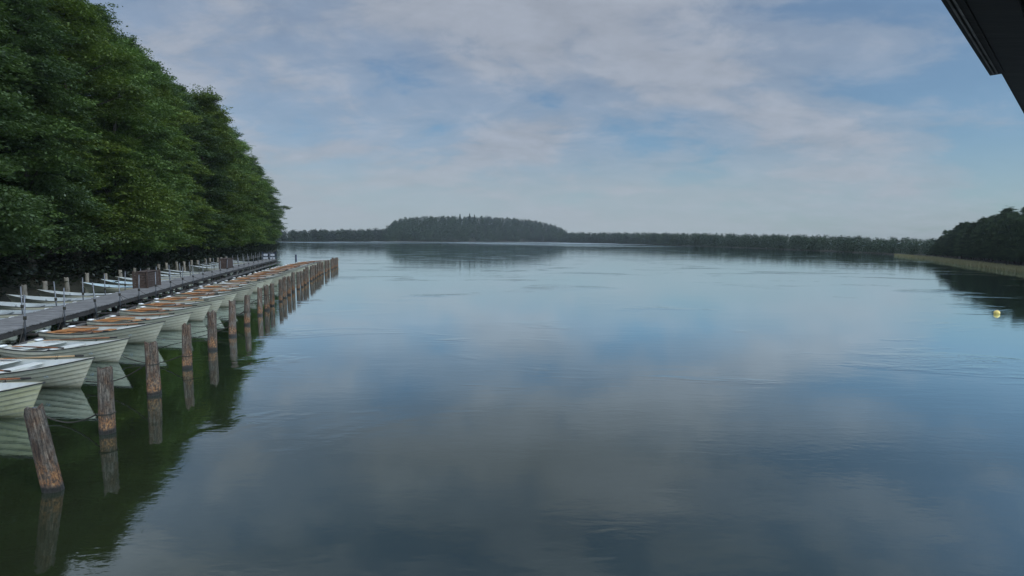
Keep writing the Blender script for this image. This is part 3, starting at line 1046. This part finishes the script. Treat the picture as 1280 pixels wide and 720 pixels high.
def run(off, z, wd, ht, y0, y1, step=3.0):
    m = MB(); y = y0
    while y < y1:
        ye = min(y1, y + step)
        a = Vector((dockx(y), y, z)); bb = Vector((dockx(ye), ye, z)); t = (bb - a).normalized(); nrm = Vector((-t.y, t.x, 0))
        cc = (a + bb) / 2 + nrm * off - o0
        m.box(cc, ((bb - a).length - .012, wd, ht), Matrix.Rotation(math.atan2(t.y, t.x), 4, 'Z'), .008)
        y = ye
    return m


run(.07, JZ - .16, .10, .20, Y0, Y1).build("side_beam", DARKWOOD, dk)
run(JW - .07, JZ - .16, .10, .20, Y0, Y1).build("side_beam", DARKWOOD, dk)
run(-.62, .24, .26, .14, Y0, Y1 - 2, 5.9).build("mooring_beam", GREYBEAM, dk)
y = Y0 + 1
while y < Y1:
    for off in (.25, JW - .25):
        t = tang(y); nrm = Vector((-t.y, t.x, 0)); q = Vector((dockx(y), y, 0)) + nrm * off - o0
        m = MB(); m.tube([q + Vector((0, 0, -.8)), q + Vector((0, 0, JZ - .27))], .10, 8); m.build("support_post", DARKWOOD, dk)
    t = tang(y); nrm = Vector((-t.y, t.x, 0)); q = Vector((dockx(y), y, .34)) + nrm * (-.25) - o0
    m = MB(); m.box(q, (.09, .9, .08), Matrix.Rotation(math.atan2(t.y, t.x), 4, 'Z')); m.build("bracket", DARKWOOD, dk)
    y += 3.0

# thin mooring poles along both edges, each with a drooping line
def pole_mesh(h):
    m = MB(); m.tube([(0, 0, -.55), (0, 0, h)], .026, 8); m.tube([(0, 0, h), (0, 0, h + .02)], .03, 8)
    return m.mesh("mooring_pole")
def clamp_mesh():
    m = MB(); m.tube([(0, 0, .28), (0, 0, .42)], .05, 8)
    for k in range(3): m.tube([(.048 * math.cos(t), .048 * math.sin(t), .30 + k * .045 + .02 * t / 6.28) for t in [q * math.pi / 5 for q in range(11)]], .013, 5)
    return m.mesh("rope_wrap")


PM = pole_mesh(1.22); PM.materials.append(STEEL); CM = clamp_mesh(); CM.materials.append(ROPE)
def mooring_poles(off, y0, step, nmax, group, side):
    y = y0; k = 0; out = []
    while y < Y1 - 1 and k < nmax:
        t = tang(y); nrm = Vector((-t.y, t.x, 0))
        p = Vector((dockx(y), y, JZ)) + nrm * off
        o = empty("mooring_pole", p, rj.uniform(0, 6)); o.rotation_euler = (R(rj.uniform(-2.5, 2.5)), R(rj.uniform(-2.5, 2.5)), rj.uniform(0, 6))
        tag(o, f"thin steel pole on the {side} edge of the jetty, {nth(k + 1)} from its near end", "pole", group)
        link("pole", PM, None, o); link("rope_wrap", CM, None, o)
        out.append(p); y += step * t.y * rj.uniform(.95, 1.05); k += 1
    return out
front = mooring_poles(-.06, 9.3, 2.95, 27, "steel poles along the lake-side edge of the jetty", "lake-side")
rear = mooring_poles(JW + .06, 10.3, 2.95, 27, "steel poles along the bank-side edge of the jetty", "bank-side")
# stern lines
for i, (r, c, ang) in enumerate(boats[:18]):
    d = Vector((math.cos(ang), math.sin(ang), 0)); e = c - d * 1.98 + Vector((0, 0, .42))
    p = min(front, key=lambda q: (q - e - Vector((0, 1.0, 0))).length) + Vector((0, 0, .34))
    m = MB(); m.tube([p.lerp(e, k / 8) - Vector((0, 0, .10 * math.sin(math.pi * k / 8))) for k in range(9)], .011, 5)
    tag(m.build("mooring_line", ROPE), f"dark stern line from jetty pole to the {nth(i + 1)} lake-side boat from near", "mooring line", "stern lines of the rowing boats")

# ------------------------------------------------------------------ bank side: boats and grey posts
def rear_post_mesh(seed):
    me = pile_mesh(seed, .14, 1.25, .7, 14, 8, .03); me.materials.clear(); me.materials.append(POSTWOOD)
    return me
RPM = [rear_post_mesh(60 + s) for s in range(4)]
y = 12.0; k = 0; RG = "rowing boats moored on the bank side of the jetty"
rearposts = []
while y < 88:
    t = tang(y); nrm = Vector((-t.y, t.x, 0))
    p = Vector((dockx(y), y, 0)) + nrm * (JW + 5.0 + rj.uniform(-.15, .15))
    o = link("mooring_post", RPM[k % 4]); o.location = p; o.rotation_euler = (R(rj.uniform(-3, 3)), R(rj.uniform(-3, 3)), rj.uniform(0, 6))
    o.scale = (1, 1, rj.uniform(.9, 1.1))
    tag(o, f"pale grey wooden post on the bank side, {nth(k + 1)} from the near end", "mooring post", "bank-side row of mooring posts")
    rearposts.append(p); y += 2.95 * t.y; k += 1
y = 13.3; k = 0
while y < 86:
    if not (k in (9, 17, 18, 23)):
        t = tang(y); nrm = Vector((-t.y, t.x, 0)); ang = math.atan2(nrm.y, nrm.x) + R(rj.uniform(-5, 5))
        c = Vector((dockx(y), y, 0)) + nrm * (JW + 2.55)
        kind = 'red' if k == 3 else ('blue' if k in (10, 11) else 'grey')
        r = handed(kind); r.location = c; r.rotation_euler = (R(rj.uniform(-1, 1)), 0, ang); r.scale = (.95, .95, .95)
        lk = {'red': "white rowing boat with a dark red hull", 'blue': "pale blue rowing boat", 'grey': "dull white rowing boat"}[kind]
        tag(r, f"{lk} on the bank side, {nth(k + 1)} berth from near", "rowing boat", RG)
    y += 2.95 * t.y; k += 1
for i, p in enumerate(rearposts[:16]):
    a = p + Vector((.05, 0, 1.0)); t = tang(p.y); e = p + Vector((1.0, .9, .55))
    m = MB(); m.tube([a.lerp(e, q / 8) - Vector((0, 0, .07 * math.sin(math.pi * q / 8))) for q in range(9)], .012, 5)
    tag(m.build("mooring_line", ROPE), f"dark line from the {nth(i + 1)} bank-side post down to a boat", "mooring line", "bow lines on the bank side")


# ------------------------------------------------------------------ plank bins on the jetty
def plank_bin(y, label):
    t = tang(y); nrm = Vector((-t.y, t.x, 0)); p = Vector((dockx(y), y, JZ)) + nrm * (JW - .42)
    root = empty("plank_bin", p, math.atan2(t.y, t.x)); tag(root, label, "bin", "plank bins on the jetty")
    LX_, LY_, HZ = 2.5, .75, 1.05
    for sx, nm in ((-1, "end_panel"), (1, "end_panel")):
        m = MB()
        for q in range(6): m.box((sx * (LX_ / 2 - .03), 0, .09 + q * .17), (.035, LY_ - .02, .155), None, .006)
        m.build(nm, CRATE, root)
    for sy in (-1, 1):
        m = MB()
        for q in range(6): m.box((0, sy * (LY_ / 2 - .03), .09 + q * .17), (LX_ - .10, .035, .155), None, .006)
        m.build("side_panel", CRATE, root)
    for sx in (-1, 1):
        for sy in (-1, 1):
            m = MB(); m.box((sx * (LX_ / 2 + .03), sy * (LY_ / 2 + .03), HZ / 2 + .04), (.11, .11, HZ + .10), None, .008); m.build("corner_post", CRATE, root)
    m = MB(); m.box((0, 0, HZ + .03), (LX_ + .14 - .20, LY_ + .06, .045), None, .008); m.build("lid", CRATE, root)
plank_bin(38.2, "large brown plank bin on the jetty, the nearer of two")
plank_bin(61.5, "brown plank bin farther out on the jetty, the farther of two")

# gate and white boards at the jetty's outer end
t = tang(86.5); nrm = Vector((-t.y, t.x, 0)); p = Vector((dockx(86.5), 86.5, JZ)) + nrm * JW / 2
gt = empty("end_gate", p, math.atan2(nrm.y, nrm.x)); tag(gt, "dark railing with white boards closing the outer end of the jetty", "railing")
for x in (-1.0, 0, 1.0):
    m = MB(); m.box((x, 0, .62), (.08, .08, 1.24), None, .006); m.build("post", NAVY, gt)
for z in (.45, 1.0):
    m = MB(); m.box((0, .05, z), (2.1, .04, .09), None, .004); m.build("rail", NAVY, gt)
for (x, z, a, h) in ((-.5, .73, .6, .34), (.5, .73, .6, .34), (-.5, .22, .7, .3), (.5, .22, .7, .3)):
    m = MB(); m.box((x, .09, z), (a, .025, h), None, .004); m.build("board", BOARD, gt)
# navy bollard standing in the water off the end
p = un(370, 325.2)
m = MB(); m.tube([(0, 0, -.5), (0, 0, .85)], .16, 12); m.tube([(0, 0, .85), (0, 0, .90), (0, 0, 1.0), (0, 0, 1.05)], [.19, .20, .18, .08], 12)
o = m.build("navy_bollard", NAVY); o.location = p; tag(o, "short navy blue bollard in the water beside the jetty's outer end", "bollard")

# buoy
p = un(1246, 392.5)
by = empty("buoy", p); tag(by, "round pale yellow buoy floating off the right headland", "buoy")
m = MB(); bmesh.ops.create_uvsphere(m.bm, u_segments=24, v_segments=14, radius=.155); bmesh.ops.translate(m.bm, vec=(0, 0, .07), verts=m.bm.verts)
for f in m.bm.faces: f.smooth = True
m.build("float", BUOYM, by)
m = MB(); m.tube([(.04 * math.cos(a), 0, .25 + .03 * math.sin(a)) for a in [k * math.pi / 6 for k in range(13)]], .012, 6); m.build("ring", STEEL, by)

# ------------------------------------------------------------------ eave of the house the camera looks out from
ev = empty("roof_eave", un(1238, 88, 5.2)); tag(ev, "dark timber roof eave jutting into the upper right corner", "roof eave")
e0 = Vector(ev.location)
ZE = 5.2
A = un(1183, 0, ZE); B = un(1238, 88, ZE); C2 = un(1247, 84, ZE); D2 = un(1280, 143, ZE)
dirA = (A - B).normalized(); dirC = (D2 - C2).normalized()


def slab(pts, z0, th):
    m = MB(); lo = [Vector((q.x, q.y, z0)) - e0 for q in pts]; hi = [q + Vector((0, 0, th)) for q in lo]
    vl = [m.bm.verts.new(q) for q in lo]; vh = [m.bm.verts.new(q) for q in hi]; n = len(pts)
    m.bm.faces.new(vl); m.bm.faces.new(vh)
    for k in range(n): m.bm.faces.new((vl[k], vl[(k + 1) % n], vh[(k + 1) % n], vh[k]))
    return m
far = D2 + dirC * 3.0; near = C2 - dirC * 3.5
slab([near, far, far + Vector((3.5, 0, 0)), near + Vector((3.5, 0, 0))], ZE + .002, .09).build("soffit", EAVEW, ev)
pc = Vector((dirC.y, -dirC.x, 0)); pc = pc if pc.x > 0 else -pc
m = MB()
for k in range(12):
    a = near + pc * (.10 + k * .16) - e0; b_ = far + pc * (.10 + k * .16) - e0
    mid = (a + b_) / 2; m.box((mid.x, mid.y, ZE - e0.z - .014 + .002 * (k % 3)), ((b_ - a).length, .148, .026), Matrix.Rotation(math.atan2(dirC.y, dirC.x), 4, 'Z'), .004)
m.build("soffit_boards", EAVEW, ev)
for k in range(3):
    q = C2 + dirC * (.25 + k * .8) + pc * 1.35 - e0
    m = MB(); m.box((q.x, q.y, ZE - e0.z - .085), (.09, 1.7, .11), Matrix.Rotation(math.atan2(dirC.y, dirC.x), 4, 'Z'), .006); m.build("rafter", EAVEW, ev)
perp = Vector((dirA.y, -dirA.x, 0)); perp = perp if perp.x > 0 else -perp
back = A + dirA * 3.0
wdt = (C2 - B).length
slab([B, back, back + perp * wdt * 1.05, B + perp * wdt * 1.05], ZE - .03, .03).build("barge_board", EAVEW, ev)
m = MB()
for off in (.35, .62):
    s0 = B + perp * wdt * off - e0 + dirA * .05; s1 = back + perp * wdt * off - e0
    m.tube([s0 + Vector((0, 0, -.034)), s1 + Vector((0, 0, -.034))], .004, 6)
m.build("cable", GREYBEAM, ev)
